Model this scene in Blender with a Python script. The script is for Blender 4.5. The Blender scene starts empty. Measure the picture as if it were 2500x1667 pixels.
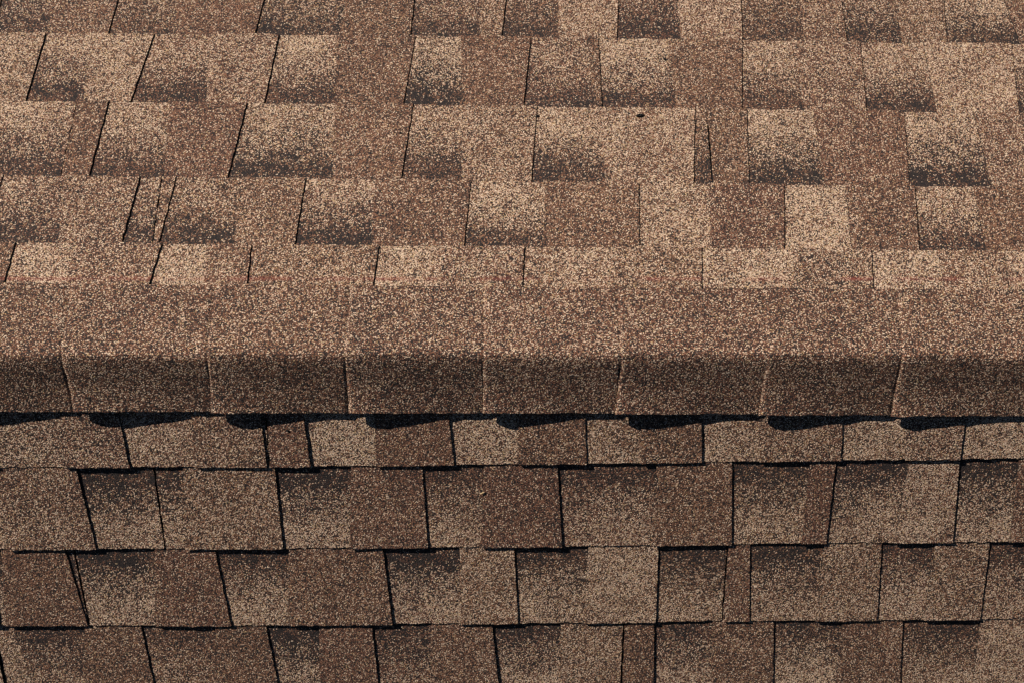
import bpy, math, random
import numpy as np
from mathutils import Matrix, Vector

# ------------------------------------------------------------------ camera, sky, sun, exposure
scene = bpy.context.scene
COL = scene.collection
PITCH = 0.4980                     # roof pitch, radians (28.5 degrees)
SP, CP = math.sin(PITCH), math.cos(PITCH)
F_PX, PX, PY = 3230.96, 1897.17, 833.5      # focal length and principal point, photograph pixels
R_X, R_Y, R_Z = 0.0551, -0.0530, -0.0019
CAM = Vector((0.0, -0.0837, 1.8912))
ROT = Matrix.Rotation(R_Y, 3, 'Y') @ Matrix.Rotation(R_X, 3, 'X') @ Matrix.Rotation(R_Z, 3, 'Z')

cam_data = bpy.data.cameras.new('camera')
cam = bpy.data.objects.new('camera', cam_data)
COL.objects.link(cam)
cam.matrix_world = Matrix.Translation(CAM) @ ROT.to_4x4()
cam_data.sensor_width = 36.0
cam_data.lens = 36.0 * F_PX / 2500.0
cam_data.shift_x = (1250.0 - PX) / 2500.0
cam_data.clip_start = 0.05
cam_data.clip_end = 500.0
scene.camera = cam

SUN_EL, SUN_AZ = math.radians(42.5), math.radians(49.5)     # azimuth: from straight behind the ridge towards the left
sun_dir = Vector((-math.sin(SUN_AZ) * math.cos(SUN_EL), math.cos(SUN_AZ) * math.cos(SUN_EL), math.sin(SUN_EL)))
world = bpy.data.worlds.new('World')
scene.world = world
world.use_nodes = True
wn, wl = world.node_tree.nodes, world.node_tree.links
sky = wn.new('ShaderNodeTexSky')
sky.sky_type = 'NISHITA'
sky.sun_disc = False
sky.sun_elevation = SUN_EL
sky.sun_rotation = -SUN_AZ
sky.altitude = 1500
sky.air_density = 0.3
sky.dust_density = 0.1
wl.new(sky.outputs[0], wn['Background'].inputs[0])
wn['Background'].inputs[1].default_value = 0.05
sun_data = bpy.data.lights.new('sun', 'SUN')
sun_data.energy = 5.0
sun_data.angle = math.radians(0.5)
sun_data.color = (1.0, 0.91, 0.80)
sun = bpy.data.objects.new('sun', sun_data)
COL.objects.link(sun)
sun.rotation_euler = sun_dir.to_track_quat('Z', 'Y').to_euler()
vs = scene.view_settings
vs.view_transform = 'Standard'
vs.look = 'None'
vs.gamma = 1.0
vs.exposure = 0.16
vs.use_curve_mapping = False

# ------------------------------------------------------------------ helpers
RNG = random.Random(11)
NPR = np.random.default_rng(5)

def ray(u, v):
    return ROT @ Vector(((u - PX) / F_PX, -(v - PY) / F_PX, -1.0))

def hit(u, v, side, h=0.0):
    """photograph pixel -> (X along the ridge, s down the slope) on a roof plane raised by h"""
    d = ray(u, v)
    n = Vector((0, side * SP, CP))
    t = (h - n.dot(CAM)) / n.dot(d)
    q = CAM + t * d
    return q.x, side * q.y * CP - q.z * SP

def P(side, X, s, h):
    return (X, side * (s * CP + h * SP), -s * SP + h * CP)

class Wave:
    """smooth 1-D noise: a few random sines"""
    def __init__(self, amp, lo, hi, n=5):
        self.t = [(amp * RNG.uniform(.4, 1) / math.sqrt(n), 2 * math.pi / RNG.uniform(lo, hi), RNG.uniform(0, 6.28)) for _ in range(n)]
    def __call__(self, x):
        return sum(a * np.sin(k * x + p) for a, k, p in self.t)

def empty(name, loc=(0, 0, 0)):
    o = bpy.data.objects.new(name, None)
    COL.objects.link(o)
    o.location = loc
    o.empty_display_size = 0.1
    return o

def link(name, mesh, parent=None):
    o = bpy.data.objects.new(name, mesh)
    COL.objects.link(o)
    o.parent = parent
    return o

# ------------------------------------------------------------------ materials
def nd(nt, kind, **kw):
    n = nt.nodes.new(kind)
    for k, v in kw.items():
        setattr(n, k, v)
    return n

def math_node(nt, op, a, b=None, c=None, clamp=False):
    n = nd(nt, 'ShaderNodeMath', operation=op, use_clamp=clamp)
    for i, x in enumerate((a, b, c)):
        if x is None:
            continue
        if isinstance(x, (int, float)):
            n.inputs[i].default_value = x
        else:
            nt.links.new(x, n.inputs[i])
    return n.outputs[0]

def mix_col(nt, fac, a, b):
    n = nd(nt, 'ShaderNodeMix', data_type='RGBA')
    for sock, x in ((n.inputs['Factor'], fac), (n.inputs[6], a), (n.inputs[7], b)):
        if isinstance(x, (int, float)):
            sock.default_value = x
        elif isinstance(x, tuple):
            sock.default_value = (*x, 1)
        else:
            nt.links.new(x, sock)
    return n.outputs[2]

PAL = dict(brown1=(.405, .207, .120), brown2=(.073, .036, .025), light1=(.58, .376, .250), light2=(.95, .745, .560),
           dark1=(.014, .013, .015), dark2=(.060, .040, .035))

def granules(name, scale=650.0, pal=PAL, chalk=None, bump=0.9):
    m = bpy.data.materials.new(name)
    m.use_nodes = True
    nt = m.node_tree
    L = nt.links.new
    bsdf = nt.nodes['Principled BSDF']
    geo = nd(nt, 'ShaderNodeNewGeometry')
    pos = geo.outputs['Position']
    # irregular stones: the coordinate is jostled a little before the cells are cut
    nz = nd(nt, 'ShaderNodeTexNoise'); nz.inputs['Scale'].default_value = 620; nz.inputs['Detail'].default_value = 1
    L(pos, nz.inputs['Vector'])
    off = nd(nt, 'ShaderNodeVectorMath', operation='MULTIPLY_ADD')
    L(nz.outputs['Color'], off.inputs[0]); off.inputs[1].default_value = (.0012,) * 3; L(pos, off.inputs[2])
    vor = nd(nt, 'ShaderNodeTexVoronoi', voronoi_dimensions='3D', feature='F1')
    vor.inputs['Scale'].default_value = scale
    L(off.outputs[0], vor.inputs['Vector'])
    sep = nd(nt, 'ShaderNodeSeparateColor'); L(vor.outputs['Color'], sep.inputs[0])
    r1, r2, r3 = sep.outputs
    att = nd(nt, 'ShaderNodeAttribute', attribute_name='blend')
    sa = nd(nt, 'ShaderNodeSeparateColor'); L(att.outputs['Color'], sa.inputs[0])
    fl, fd, fr = sa.outputs            # share of pale stones, share of dark stones, redness
    # uneven scatter of the stones
    n2 = nd(nt, 'ShaderNodeTexNoise'); n2.inputs['Scale'].default_value = 75; n2.inputs['Detail'].default_value = 4; n2.inputs['Roughness'].default_value = .65
    L(pos, n2.inputs['Vector'])
    n4 = nd(nt, 'ShaderNodeTexNoise'); n4.inputs['Scale'].default_value = 14; n4.inputs['Detail'].default_value = 3
    L(pos, n4.inputs['Vector'])
    dev = math_node(nt, 'SUBTRACT', n2.outputs['Fac'], .5)
    dev = math_node(nt, 'ADD', dev, math_node(nt, 'MULTIPLY_ADD', n4.outputs['Fac'], .55, -.275))
    fl2 = math_node(nt, 'MULTIPLY', fl, math_node(nt, 'MULTIPLY_ADD', dev, 2.2, 1.0))
    fd2 = math_node(nt, 'MULTIPLY', fd, math_node(nt, 'MULTIPLY_ADD', dev, -2.2, 1.0))
    is_dark = math_node(nt, 'LESS_THAN', r1, fd2)
    is_light = math_node(nt, 'GREATER_THAN', r1, math_node(nt, 'SUBTRACT', 1.0, fl2))
    mid = mix_col(nt, r2, pal['brown2'], pal['brown1'])
    mid = mix_col(nt, math_node(nt, 'MULTIPLY', fr, r3), mid, (.20, .075, .055))
    lig = mix_col(nt, r2, pal['light1'], pal['light2'])
    # the odd yellowish or pinkish stone among the pale ones
    lig = mix_col(nt, math_node(nt, 'MULTIPLY', math_node(nt, 'GREATER_THAN', r3, .84), .55), lig, (.55, .36, .12))
    lig = mix_col(nt, math_node(nt, 'MULTIPLY', math_node(nt, 'LESS_THAN', r3, .16), .45), lig, (.50, .24, .19))
    drk = mix_col(nt, r2, pal['dark1'], pal['dark2'])
    c = mix_col(nt, is_light, mid, lig)
    c = mix_col(nt, is_dark, c, drk)
    # small worn spots where stones have come off
    n5 = nd(nt, 'ShaderNodeTexNoise'); n5.inputs['Scale'].default_value = 95; n5.inputs['Detail'].default_value = 2
    L(pos, n5.inputs['Vector'])
    worn = nd(nt, 'ShaderNodeMapRange'); worn.inputs['From Min'].default_value = .70; worn.inputs['From Max'].default_value = .76
    worn.inputs['To Max'].default_value = .7
    L(n5.outputs['Fac'], worn.inputs['Value'])
    c = mix_col(nt, worn.outputs[0], c, (.030, .024, .022))
    # asphalt between the stones
    gap = nd(nt, 'ShaderNodeMapRange', interpolation_type='SMOOTHSTEP')
    gap.inputs['From Min'].default_value = .44; gap.inputs['From Max'].default_value = .70
    gap.inputs['To Min'].default_value = 0; gap.inputs['To Max'].default_value = .85
    L(vor.outputs['Distance'], gap.inputs['Value'])
    c = mix_col(nt, gap.outputs[0], c, (.018, .016, .016))
    if chalk:
        a, b, w = chalk
        sx = nd(nt, 'ShaderNodeSeparateXYZ'); L(pos, sx.inputs[0])
        line = math_node(nt, 'MULTIPLY_ADD', sx.outputs[0], b, a)
        dist = math_node(nt, 'ABSOLUTE', math_node(nt, 'SUBTRACT', sx.outputs[1], line))
        m1 = math_node(nt, 'SUBTRACT', 1.0, math_node(nt, 'DIVIDE', dist, w), clamp=True)
        n3 = nd(nt, 'ShaderNodeTexNoise'); n3.inputs['Scale'].default_value = 16; n3.inputs['Detail'].default_value = 5
        L(pos, n3.inputs['Vector'])
        patch = nd(nt, 'ShaderNodeMapRange'); patch.inputs['From Min'].default_value = .42; patch.inputs['From Max'].default_value = .66
        L(n3.outputs['Fac'], patch.inputs['Value'])
        m2 = math_node(nt, 'MULTIPLY', math_node(nt, 'MULTIPLY', m1, patch.outputs[0]), .62, clamp=True)
        c = mix_col(nt, m2, c, (.26, .055, .045))
    L(c, bsdf.inputs['Base Color'])
    bsdf.inputs['Roughness'].default_value = .82
    bsdf.inputs['Specular IOR Level'].default_value = .25
    dome = math_node(nt, 'SUBTRACT', 1.0, vor.outputs['Distance'])
    hgt = math_node(nt, 'MULTIPLY_ADD', r3, .55, dome)
    bmp = nd(nt, 'ShaderNodeBump'); bmp.inputs['Strength'].default_value = bump; bmp.inputs['Distance'].default_value = .0012
    L(hgt, bmp.inputs['Height']); L(bmp.outputs[0], bsdf.inputs['Normal'])
    return m

def plain(name, col, rough=.9, scale=300, var=.5):
    m = bpy.data.materials.new(name)
    m.use_nodes = True
    nt = m.node_tree
    bsdf = nt.nodes['Principled BSDF']
    nz = nd(nt, 'ShaderNodeTexNoise'); nz.inputs['Scale'].default_value = scale; nz.inputs['Detail'].default_value = 4
    geo = nd(nt, 'ShaderNodeNewGeometry'); nt.links.new(geo.outputs['Position'], nz.inputs['Vector'])
    c = mix_col(nt, nz.outputs['Fac'], tuple(x * (1 - var) for x in col), tuple(x * (1 + var) for x in col))
    nt.links.new(c, bsdf.inputs['Base Color'])
    bsdf.inputs['Roughness'].default_value = rough
    bsdf.inputs['Specular IOR Level'].default_value = .2
    return m

_, s_a = hit(165, 681, 1, .003)
xa, s_a = hit(165, 681, 1, .003); xb, s_b = hit(2460, 682, 1, .003)
ya, yb_ = P(1, xa, s_a, .003)[1], P(1, xb, s_b, .003)[1]
kb = (yb_ - ya) / (xb - xa)
M_SH = granules('shingle_granules')
M_CHALK = granules('chalked_shingle_granules', chalk=(ya - kb * xa, kb, .0046))
M_CAP = granules('ridge_cap_granules', scale=630.0,
                 pal=dict(PAL, brown1=(.370, .175, .100), brown2=(.062, .029, .020)))
M_EDGE = plain('asphalt_edge', (.016, .015, .015), scale=500)
M_FELT = plain('roofing_felt', (.020, .020, .022), scale=120)
M_GROUND = plain('lawn', (.05, .08, .03), scale=3)
M_TAR = plain('dark_debris', (.012, .012, .013), scale=900, rough=.6)
M_STRAW = plain('straw', (.50, .36, .20), scale=900, rough=.7)

# ------------------------------------------------------------------ setting and roof body
gm = bpy.data.meshes.new('ground')
gm.from_pydata([(-300, -300, -5.2), (300, -300, -5.2), (300, 300, -5.2), (-300, 300, -5.2)], [], [(0, 1, 2, 3)])
gm.materials.append(M_GROUND)
ground = link('ground', gm); ground['kind'] = 'structure'

roof = empty('shingled_roof')
roof['label'] = 'brown asphalt shingle roof with a capped ridge running across, filling the whole picture'
roof['category'] = 'roof'
roof['kind'] = 'thing'
X0, X1 = -1.95, 1.05               # length of roof that is built
def deck(name, side):
    S = 1.02; t = .018
    v = [P(side, x, s, h) for h in (-t, -.001) for x in (X0, X1) for s in (.0 if h > -.01 else .0, S)]
    f = [(0, 1, 3, 2), (4, 6, 7, 5), (0, 4, 5, 1), (2, 3, 7, 6), (1, 5, 7, 3), (0, 2, 6, 4)]
    me = bpy.data.meshes.new(name); me.from_pydata(v, [], f); me.materials.append(M_FELT)
    return link(name, me, roof)
back_slope = deck('back_slope', 1)
back_slope['label'] = 'sunlit slope falling away beyond the ridge'
front_slope = deck('front_slope', -1)
front_slope['label'] = 'dimmer near slope with dark lines under each course'

# ------------------------------------------------------------------ shingle courses
# butt lines (lower edge of each course), read off the photograph
LINES = {'B4': [(60, 86), (640, 87), (1000, 89), (1500, 95), (1950, 104), (2400, 111)],
 'B3': [(60, 250), (640, 255), (1000, 257), (1450, 266), (1810, 268), (2200, 277)],
 'B2': [(210, 434), (560, 437), (975, 439), (1300, 448), (1700, 452), (2230, 457)],
 'B1': [(290, 596), (720, 602), (1130, 604), (1560, 606), (1920, 609), (2400, 616)],
 'F1': [(150, 1136), (420, 1137), (640, 1138), (1000, 1134), (1110, 1132), (1500, 1129), (1800, 1124), (2200, 1119), (2450, 1116)],
 'F2': [(200, 1336), (640, 1337), (1050, 1334), (1450, 1331), (1780, 1326), (1900, 1323), (2300, 1321)],
 'F3': [(100, 1522), (560, 1525), (1000, 1520), (1500, 1517), (1750, 1512), (2000, 1512), (2400, 1508)]}
class Butt:
    def __init__(self, pts, side):
        q = [hit(u, v, side, .004) for u, v in pts]
        self.x = np.array([a for a, _ in q]); self.s = np.array([b for _, b in q])
        self.k = np.polyfit(self.x, self.s, 1)
        self.r = self.s - np.polyval(self.k, self.x)
    def __call__(self, X):
        return np.polyval(self.k, X) + .7 * np.interp(X, self.x, self.r)
class Shift:
    def __init__(self, base, d): self.b, self.d, self.w = base, d, Wave(.0012, .5, 1.4)
    def __call__(self, X): return self.b(X) + self.d + self.w(X)
BUTT = {k: Butt(v, 1 if k[0] == 'B' else -1) for k, v in LINES.items()}
for i in (5, 6): BUTT['B%d' % i] = Shift(BUTT['B4'], .143 * (i - 4))
for i in (4, 5): BUTT['F%d' % i] = Shift(BUTT['F3'], .143 * (i - 3))

# Boundaries between neighbouring tabs, left to right: (x at the upper image line, x at the lower one, what begins there).
# r = recessed strip behind a cut (the tab before it ends in a step), t = raised tab, n = a strip parted from the one before by a narrow cut.
# tone: b brown, m medium, l pale, x reddish dark  (raised);  G strong dark band to pale, H dark band to medium, D mostly dark, L pale, M medium (recessed)
Y = {'B5': (0, 86), 'B4': (88, 254), 'B3': (256, 438), 'B2': (439, 602), 'B1': (603, 691),
     'F1': (1045, 1135), 'F2': (1139, 1334), 'F3': (1338, 1521), 'F4': (1525, 1667)}
TABS = {
'B5': [(4, -22, 'r', 'H'), (126, 113, 't', 'b'), (289, 262, 'r', 'H'), (436, 421, 't', 'b'), (645, 621, 'r', 'H'), (845, 832, 't', 'b'),
       (1012, 1001, 'r', 'H'), (1175, 1169, 't', 'm'), (1235, 1225, 'r', 'D'), (1364, 1362, 't', 'l'), (1510, 1506, 'r', 'D'), (1652, 1662, 't', 'l'),
       (1808, 1812, 'r', 'D'), (1945, 1961, 't', 'm'), (2053, 2066, 'r', 'H'), (2183, 2199, 't', 'm'), (2303, 2310, 'r', 'G'), (2446, 2486, 't', 'b')],
'B4': [(-45, -95, 't', 'l'), (113, 59, 'r', 'G'), (222, 202, 't', 'l'), (378, 316, 'r', 'G'), (518, 502, 't', 'm'), (682, 644, 'r', 'G'), (824, 820, 't', 'b'),
       (1016, 984, 'r', 'G'), (1125, 1132, 't', 'b'), (1297, 1278, 'r', 'H'), (1434, 1452, 't', 'x'), (1460, 1469, 'r', 'G'), (1630, 1650, 't', 'b'),
       (1812, 1811, 'r', 'G'), (1928, 1961, 't', 'm'), (2097, 2114, 'r', 'G'), (2249, 2283, 't', 'l'), (2464, 2485, 'r', 'G')],
'B3': [(-10, -75, 'r', 'G'), (188, 145, 'c', 'b'), (266, 214, 'r', 'G'), (416, 400, 't', 'b'), (604, 554, 'r', 'G'), (819, 813, 't', 'b'),
       (1010, 978, 'r', 'G'), (1130, 1126, 't', 'm'), (1312, 1297, 'r', 'G'), (1460, 1478, 't', 'l'), (1697, 1693, 'r', 'H'), (1724, 1739, 'c', 'b'), (1822, 1828, 'r', 'G'),
       (1982, 2012, 't', 'b'), (2205, 2219, 'r', 'G'), (2370, 2417, 't', 'm')],
'B2': [(7, -40, 'r', 'H'), (155, 146, 't', 'm'), (342, 293, 'r', 'H'), (396, 370, 'n', 'm'), (431, 384, 'r', 'H'), (588, 572, 't', 'm'),
       (747, 718, 'r', 'G'), (919, 905, 't', 'b'), (1151, 1132, 'r', 'G'), (1328, 1335, 't', 'b'), (1560, 1561, 'r', 'L'), (1726, 1738, 't', 'b'), (1914, 1915, 'r', 'L'),
       (2062, 2078, 't', 'b'), (2230, 2244, 'r', 'G'), (2371, 2405, 't', 'b')],
'B1': [(37, 11, 'r', 'L'), (172, 166, 't', 'm'), (395, 366, 'r', 'L'), (507, 500, 't', 'm'), (615, 604, 'r', 'M'), (655, 650, 't', 'm'), (926, 912, 'r', 'L'), (1080, 1076, 't', 'm'),
       (1281, 1276, 'r', 'L'), (1500, 1504, 't', 'm'), (1713, 1713, 'r', 'L'), (1935, 1938, 't', 'm'), (2126, 2131, 'r', 'L'), (2285, 2303, 't', 'm'), (2449, 2460, 'r', 'L')],
'F1': [(-15, -5, 'r', 'M'), (150, 158, 't', 'm'), (298, 318, 'r', 'L'), (470, 478, 't', 'm'), (641, 653, 'r', 'M'), (652, 659, 'c', 'b'), (746, 760, 'r', 'L'), (917, 919, 't', 'b'),
       (1099, 1110, 'r', 'L'), (1267, 1267, 't', 'b'), (1429, 1433, 'r', 'L'), (1566, 1567, 't', 'b'), (1713, 1714, 'r', 'L'), (1853, 1853, 't', 'm'), (2056, 2052, 'r', 'L'),
       (2212, 2208, 't', 'm'), (2353, 2340, 'r', 'L')],
'F2': [(-5, 20, 't', 'm'), (184, 237, 'r', 'G'), (373, 404, 'n', 'G'), (448, 455, 't', 'm'), (670, 693, 'r', 'G'), (857, 855, 't', 'b'), (1030, 1046, 'r', 'G'), (1182, 1174, 't', 'b'),
       (1361, 1373, 'r', 'G'), (1603, 1598, 't', 'b'), (1787, 1786, 'r', 'G'), (1976, 1955, 't', 'b'), (2039, 2015, 'r', 'G'), (2217, 2180, 't', 'l'), (2342, 2324, 'r', 'G')],
'F3': [(-30, 0, 'r', 'G'), (7, 12, 't', 'b'), (157, 216, 'r', 'H'), (178, 219, 'n', 'G'), (385, 373, 't', 'b'), (523, 566, 'r', 'G'), (705, 705, 't', 'b'), (934, 960, 'r', 'G'),
       (1123, 1121, 't', 'l'), (1255, 1266, 'r', 'G'), (1437, 1425, 't', 'l'), (1607, 1601, 'r', 'G'), (1776, 1762, 'c', 'b'), (1831, 1829, 'r', 'G'), (2012, 1989, 't', 'm'),
       (2152, 2140, 'r', 'G'), (2281, 2253, 't', 'm'), (2415, 2390, 'r', 'G')],
'F4': [(-18, 14, 'n', 'M'), (25, 71, 'r', 'H'), (205, 213, 't', 'b'), (343, 377, 'r', 'H'), (525, 532, 't', 'b'), (648, 680, 'r', 'G'), (779, 782, 't', 'b'), (907, 925, 'r', 'H'), (1053, 1052, 't', 'b'),
       (1201, 1218, 'r', 'G'), (1369, 1367, 't', 'm'), (1523, 1517, 'n', 'b'), (1597, 1596, 'r', 'G'), (1739, 1737, 't', 'b'), (1889, 1887, 'r', 'G'), (2056, 2039, 't', 'b'),
       (2204, 2196, 'r', 'G'), (2392, 2374, 't', 'l')],
'B6': [], 'F5': []}

# (pale share, dark share) at the upslope end and at the butt
TONE = {'b': ((.15, .29), (.19, .26)), 'm': ((.28, .26), (.31, .25)), 'l': ((.44, .18), (.46, .17)), 'x': ((.12, .36), (.14, .33)),
        'G': ((.06, .68), (.49, .18)), 'H': ((.08, .62), (.33, .26)), 'D': ((.07, .66), (.25, .32)), 'L': ((.51, .18), (.51, .18)), 'M': ((.36, .24), (.36, .24))}

def side_line(b, course, side):
    y0, y1 = Y[course]
    A = hit(b[0], y0, side, .004); B = hit(b[1], y1, side, .004)
    k = (B[0] - A[0]) / (B[1] - A[1])
    k = max(-.16, min(.16, k))
    Xm, sm = (A[0] + B[0]) / 2, (A[1] + B[1]) / 2
    return Xm, sm, k

TUCK = .034
def tab_mesh(name, side, L, R, butt, upl, expo, raised, tone, mat, lift):
    """one slab: L and R are side lines (Xm, sm, k); butt(X) its lower edge; it tucks under the course above"""
    sb = float(butt((L[0] + R[0]) / 2))
    w = R[0] - L[0]
    nx = max(2, int(w / .006)); ny = 24
    wob, wobl, wobr = Wave(.0010, .012, .06), Wave(.0006, .010, .05), Wave(.0006, .010, .05)
    bend = Wave(.00035, .05, .2); tilt = RNG.uniform(-.0003, .0003)
    (l0, d0), (l1, d1) = TONE[tone]
    jl, jd = RNG.uniform(.86, 1.14), RNG.uniform(.86, 1.14)
    tot = expo + TUCK
    rough_band = Wave(.045, .02, .12)
    curl = max(0, RNG.gauss(.0001, .0003))
    us = np.linspace(0, 1, nx + 1); vsn = np.linspace(0, 1, ny + 1) ** 1.15
    V, C = [], []
    red = RNG.uniform(.0, .7)
    for j, v in enumerate(vsn):                   # v 0 at the butt
        for i, u in enumerate(us):
            s_nom = sb - v * tot
            xl = L[0] + L[2] * (s_nom - L[1]) + float(wobl(s_nom)); xr = R[0] + R[2] * (s_nom - R[1]) + float(wobr(s_nom))
            X = xl + (xr - xl) * u
            s = float(butt(X)) - v * tot + (float(wob(X)) if j == 0 else 0)
            e = min(1.0, v * tot / expo)
            h = .0055 + (.0012 - .0055) * v * tot / expo + lift + float(bend(X)) * (1 - v) + tilt * (u - .5) + curl * (1 - v) ** 4
            if raised: h += .0026
            V.append(P(side, X, s, h))
            ee = min(1, max(0, e + float(rough_band(X)) * .5))
            if tone in 'GHD':                     # printed dark band along the top of the exposure, fading downwards
                q = float(np.interp(ee, (0, .26, .46, .64, .76, .83), (1, .95, .64, .44, .10, 0)))
            else:
                q = 1 - ee
            C.append(((l0 + (l1 - l0) * q) * jl, (d0 + (d1 - d0) * q) * jd, red, 1))
    n = (nx + 1) * (ny + 1)
    top = lambda i, j: j * (nx + 1) + i
    F = [(top(i, j), top(i, j + 1), top(i + 1, j + 1), top(i + 1, j)) if side < 0 else (top(i, j), top(i + 1, j), top(i + 1, j + 1), top(i, j + 1))
         for j in range(ny) for i in range(nx)]
    if side > 0: F = [tuple(reversed(f)) for f in F]
    F = [tuple(reversed(f)) for f in F]
    rim = [top(i, 0) for i in range(nx + 1)] + [top(nx, j) for j in range(1, ny + 1)] + [top(i, ny) for i in range(nx - 1, -1, -1)] + [top(0, j) for j in range(ny - 1, 0, -1)]
    th = .0044 if raised else .0018
    for r in rim:
        x, y, z = V[r]
        V.append((x, y - side * th * SP, z - th * CP)); C.append((.1, .7, 0, 1))
    m = len(rim)
    nf = len(F)
    F += [(rim[a], rim[(a + 1) % m], n + (a + 1) % m, n + a) if side > 0 else (rim[(a + 1) % m], rim[a], n + a, n + (a + 1) % m) for a in range(m)]
    F.append(tuple(n + a for a in range(m)) if side > 0 else tuple(n + a for a in reversed(range(m))))
    me = bpy.data.meshes.new(name)
    me.from_pydata(V, [], F)
    me.materials.append(mat); me.materials.append(M_EDGE)
    mi = np.zeros(len(F), dtype=np.int32); mi[nf:] = 1
    me.polygons.foreach_set('material_index', mi)
    at = me.color_attributes.new('blend', 'FLOAT_COLOR', 'POINT')
    at.data.foreach_set('color', np.array(C, dtype=np.float32).ravel())
    me.update()
    return me

def course(cname):
    side = 1 if cname[0] == 'B' else -1
    i = int(cname[1])
    butt = BUTT[cname] if cname in BUTT else None
    parent = back_slope if side > 0 else front_slope
    upper = BUTT.get('%s%d' % (cname[0], i - 1))
    def expo_at(X):
        return float(butt(X)) - (float(upper(X)) if upper else float(butt(X)) - .143)
    bs = []
    for b in TABS[cname]:
        bs.append((side_line(b, cname, side), b[2], b[3]))
    # the roof goes on beyond the picture: more tabs to both sides
    sm = float(butt(0)) - .07
    seq = []
    x = bs[-1][0][0] if bs else X0
    kind = bs[-1][1] if bs else 't'
    while True:
        x += RNG.uniform(.085, .125)
        if x > X1: break
        kind = 'r' if kind == 't' else 't'
        seq.append(((x, sm, RNG.uniform(-.02, .02)), kind, RNG.choice('GGH') if kind == 'r' else RNG.choice('bbml')))
    bs = bs + seq
    seq = []
    x = bs[0][0][0]; kind = bs[0][1]
    while x > X0:
        x -= RNG.uniform(.085, .125)
        kind = 'r' if kind == 't' else 't'
        seq.insert(0, ((x, sm, RNG.uniform(-.02, .02)), kind, RNG.choice('GGH') if kind == 'r' else RNG.choice('bbml')))
    bs = seq + bs
    end = ((X1 + .05, sm, 0), 'r', 'G')
    for a, (ln, kind, tone) in enumerate(bs):
        nxt = bs[a + 1] if a + 1 < len(bs) else end
        raised = tone in 'bmlx'
        L, R = ln, nxt[0]
        if raised:
            if kind == 'c': L = (L[0] + .0012, L[1], L[2])
            if nxt[1] in 'nc': R = (R[0] - .0016, R[1], R[2])
            if kind == 'n': L = (L[0] + .0014, L[1], L[2])
        else:                                      # recessed strips run on a little under the raised tabs
            gapR = -.0012 if nxt[1] in 'nc' else .004
            prev_raised = a > 0 and bs[a - 1][2] in 'bmlx'
            L = (L[0] - (.004 if prev_raised and kind != 'n' else -.0014), L[1], L[2])
            R = (R[0] + gapR, R[1], R[2])
        ex = expo_at((L[0] + R[0]) / 2)
        nm = 'raised_tab' if raised else 'recessed_tab'
        lift = RNG.uniform(-.0002, .00025)
        me = tab_mesh(nm, side, L, R, butt, None, ex, raised, tone, M_CHALK if cname == 'B1' else M_SH, lift)
        link(nm, me, parent)

for c in ('B1', 'B2', 'B3', 'B4', 'B5', 'B6', 'F1', 'F2', 'F3', 'F4', 'F5'):
    course(c)

# ------------------------------------------------------------------ ridge caps
# seams in the photograph: x at the back edge, at the crest and at the front edge
SEAMS = [(-178, -190, -160), (182, 166, 191), (531, 519, 525), (861, 851, 860), (1187, 1187, 1185), (1512, 1521, 1507), (1866, 1876, 1855), (2196, 2203, 2178)]
def back_edge(X):
    q = [hit(u, v, 1, .008) for u, v in ((10, 687), (365, 691), (910, 695), (1275, 694), (1710, 698), (2300, 704))]
    k = np.polyfit([a for a, _ in q], [b for _, b in q], 1)
    return float(np.polyval(k, X))
def front_edge(X):
    q = [hit(u, v, -1, .011) for u, v in ((100, 1008), (500, 1015), (850, 1016), (1180, 1016), (1700, 1014), (2400, 1021))]
    k = np.polyfit([a for a, _ in q], [b for _, b in q], 1)
    return float(np.polyval(k, X))
def crest_xy(u):
    d = ray(u, 862); t = (.020 - CAM.z) / d.z
    q = CAM + t * d
    return q.x
seam_w = []
for sb_, sc, sf in SEAMS:
    seam_w.append((hit(sb_, 693, 1, .008)[0], crest_xy(sc), hit(sf, 1015, -1, .011)[0]))
while seam_w[0][1] > X0: seam_w.insert(0, tuple(a - .204 for a in seam_w[0]))
while seam_w[-1][1] < X1 - .1: seam_w.append(tuple(a + .204 for a in seam_w[-1]))
NU, NV = 40, 44
BE = (back_edge(0), back_edge(1)); FE = (front_edge(0), front_edge(1))
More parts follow.
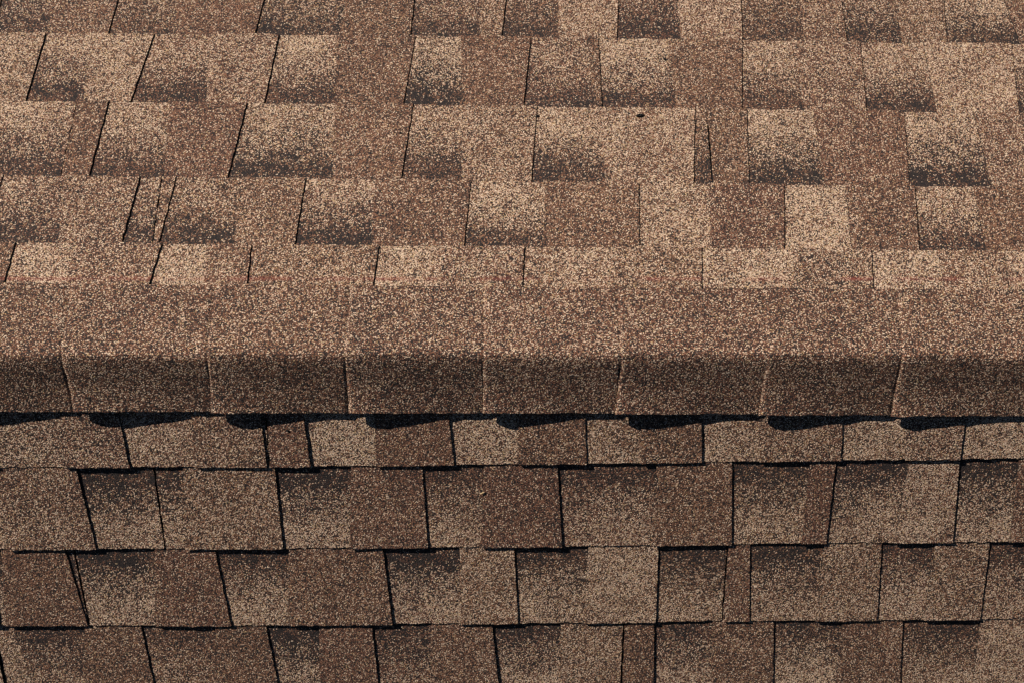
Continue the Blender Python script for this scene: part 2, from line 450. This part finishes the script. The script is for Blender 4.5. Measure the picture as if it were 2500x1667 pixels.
def cap_mesh(k):
    a = seam_w[k]; ex = .203 if k + 1 >= len(seam_w) else seam_w[k + 1][1] - a[1]
    length = ex + .055
    wobf, wobb, wobs = Wave(.0009, .02, .12), Wave(.0009, .02, .12), Wave(.0007, .012, .05)
    lf = RNG.uniform(.9, 1.12)
    crest_w = Wave(.0014, .07, .3); crest_y = Wave(.0014, .06, .25); cy0 = RNG.uniform(-.0008, .0008)
    V, C = [], []
    red = RNG.uniform(.2, .55); pl = RNG.uniform(.19, .25); dk = RNG.uniform(.30, .37)
    shy = RNG.uniform(-.0015, .0015)
    for j in range(NV + 1):                       # across the ridge, back edge to front edge
        w = j / NV * 2 - 1
        for i in range(NU + 1):
            t = (i / NU) ** 1.25
            if w < 0: x_s = a[1] + (a[0] - a[1]) * (-w)
            else:     x_s = a[1] + (a[2] - a[1]) * w
            X = x_s + t * length + float(wobs(w * .1)) * (1 - t)
            r = t * length / ex
            # the exposed left end rides on the cap before it; the rest settles down
            up = .0017 + .0138 * max(0.0, 1 - r / .76) * (1 - .35 * math.exp(-r / .04)) * lf
            SB = BE[0] + (BE[1] - BE[0]) * X; SF = FE[0] + (FE[1] - FE[0]) * X
            tuck = .0025 if r > 1.0 else 0.0
            if w < 0:
                s = (SB + shy) * (-w) + float(wobb(X)) * (w < -.99)
                side = 1
            else:
                s = (SF + shy) * w + float(wobf(X)) * (w > .99)
                side = -1
            aw = abs(w)
            ar = math.sqrt(aw * aw + .018) - .134     # softened fold
            pinch = .0250 * math.exp(-ar / .46) * (1 - aw ** 4)
            h = .0058 + pinch + up * ((.12 + .88 * aw ** 2.4) if w > 0 else .2) - tuck
            y = side * (s * CP); z = -math.sqrt((s * SP) ** 2 + .004 ** 2) + .004 + h / CP * .96
            y += side * h * SP * min(1, aw * 3) * .2
            if i == 0: X -= .0024; z -= .0030         # the cut end is bevelled to catch the sun
            z += float(crest_w(X)) * (1 - aw) * .5
            y += (float(crest_y(X)) + cy0) * (1 - aw) ** 2
            V.append((X, y, z))
            C.append((pl, dk, red, 1) if i > 0 else ((.42, .12, .3, 1) if w > .05 else (.30, .25, .3, 1)))  # cut end coloured paler to stand in for its sunlit line, most in front
    n = len(V)
    top = lambda i, j: j * (NU + 1) + i
    F = [(top(i, j), top(i, j + 1), top(i + 1, j + 1), top(i + 1, j)) for j in range(NV) for i in range(NU)]
    th = .0032
    rim = [top(i, 0) for i in range(NU + 1)] + [top(NU, j) for j in range(1, NV + 1)] + [top(i, NV) for i in range(NU - 1, -1, -1)] + [top(0, j) for j in range(NV - 1, 0, -1)]
    for idx in range(n):
        x, y, z = V[idx]
        V.append((x, y, z - th)); C.append((.2, .3, .6, 1))
    F += [tuple(reversed([q + n for q in f])) for f in F]
    m = len(rim); nf = len(F)
    F += [(rim[(q + 1) % m], rim[q], n + rim[q], n + rim[(q + 1) % m]) for q in range(m)]
    me = bpy.data.meshes.new('ridge_cap')
    me.from_pydata(V, [], F)
    me.materials.append(M_CAP); me.materials.append(M_EDGE)
    mi = np.zeros(len(F), dtype=np.int32); mi[len(F) // 2 if False else NU * NV:nf] = 1
    for q in range(m):                              # left cut end keeps its stones, the long edges are bare asphalt
        if not (rim[q] % (NU + 1) == 0 and rim[(q + 1) % m] % (NU + 1) == 0): mi[nf + q] = 1
    me.polygons.foreach_set('material_index', mi)
    at = me.color_attributes.new('blend', 'FLOAT_COLOR', 'POINT')
    at.data.foreach_set('color', np.array(C, dtype=np.float32).ravel())
    me.update()
    return me
for k in range(len(seam_w)):
    link('ridge_cap', cap_mesh(k), roof)

# ------------------------------------------------------------------ small things lying on the roof
def chip(name, u, v, side, h, size, mat, label, ang=0.0, seed=1):
    """a small irregular flake lying on the shingles"""
    r = random.Random(seed)
    X, s = hit(u, v, side, h)
    lx, ly, lz = size
    V, F = [], []
    N = 10
    for ring, (sc, zz) in enumerate(((.75, 0), (1.0, .35), (.82, .8), (.3, 1.0))):
        for i in range(N):
            a = 2 * math.pi * i / N
            q = sc * r.uniform(.75, 1.15)
            px, py = math.cos(a) * lx * q, math.sin(a) * ly * q
            c_, s_ = math.cos(ang), math.sin(ang)
            V.append(Vector(P(side, X + c_ * px - s_ * py, s + s_ * px + c_ * py, h + lz * zz * r.uniform(.8, 1.2))))
    org = Vector(P(side, X, s, h))
    V = [tuple(q - org) for q in V]
    for k in range(3):
        for i in range(N):
            F.append((k * N + i, k * N + (i + 1) % N, (k + 1) * N + (i + 1) % N, (k + 1) * N + i))
    F.append(tuple(range(3 * N, 4 * N))); F.append(tuple(reversed(range(N))))
    me = bpy.data.meshes.new(name); me.from_pydata(V, [], F); me.materials.append(mat)
    o = link(name, me); o.location = org
    o['label'] = label; o['category'] = 'debris'
    return o
chip('debris_flake', 1562, 284, 1, .0078, (.0066, .0028, .004), M_TAR, 'small black flake of debris lying on the sunlit slope', .25, 3)
chip('debris_crumb', 1312, 284, 1, .0062, (.0026, .0024, .003), M_TAR, 'tiny black crumb at the top of a cut between sunlit tabs', 0, 5)
chip('straw_bit', 1178, 1202, -1, .0062, (.0042, .0011, .0014), M_STRAW, 'tiny pale sliver of straw on the shaded near slope', -.5, 8)

chip('debris_crumb', 1622, 145, 1, .0060, (.0022, .0018, .002), M_TAR, 'tiny black crumb on a pale tab in the second course from the top', 0, 6)
chip('debris_crumb', 978, 326, 1, .0072, (.0020, .0016, .002), M_TAR, 'tiny black crumb on a brown tab in the third course from the top', 0, 7)
chip('debris_crumb', 702, 1050, -1, .0068, (.0026, .0020, .002), M_TAR, 'tiny black crumb just below the ridge cap shadow on the near slope', .4, 9)
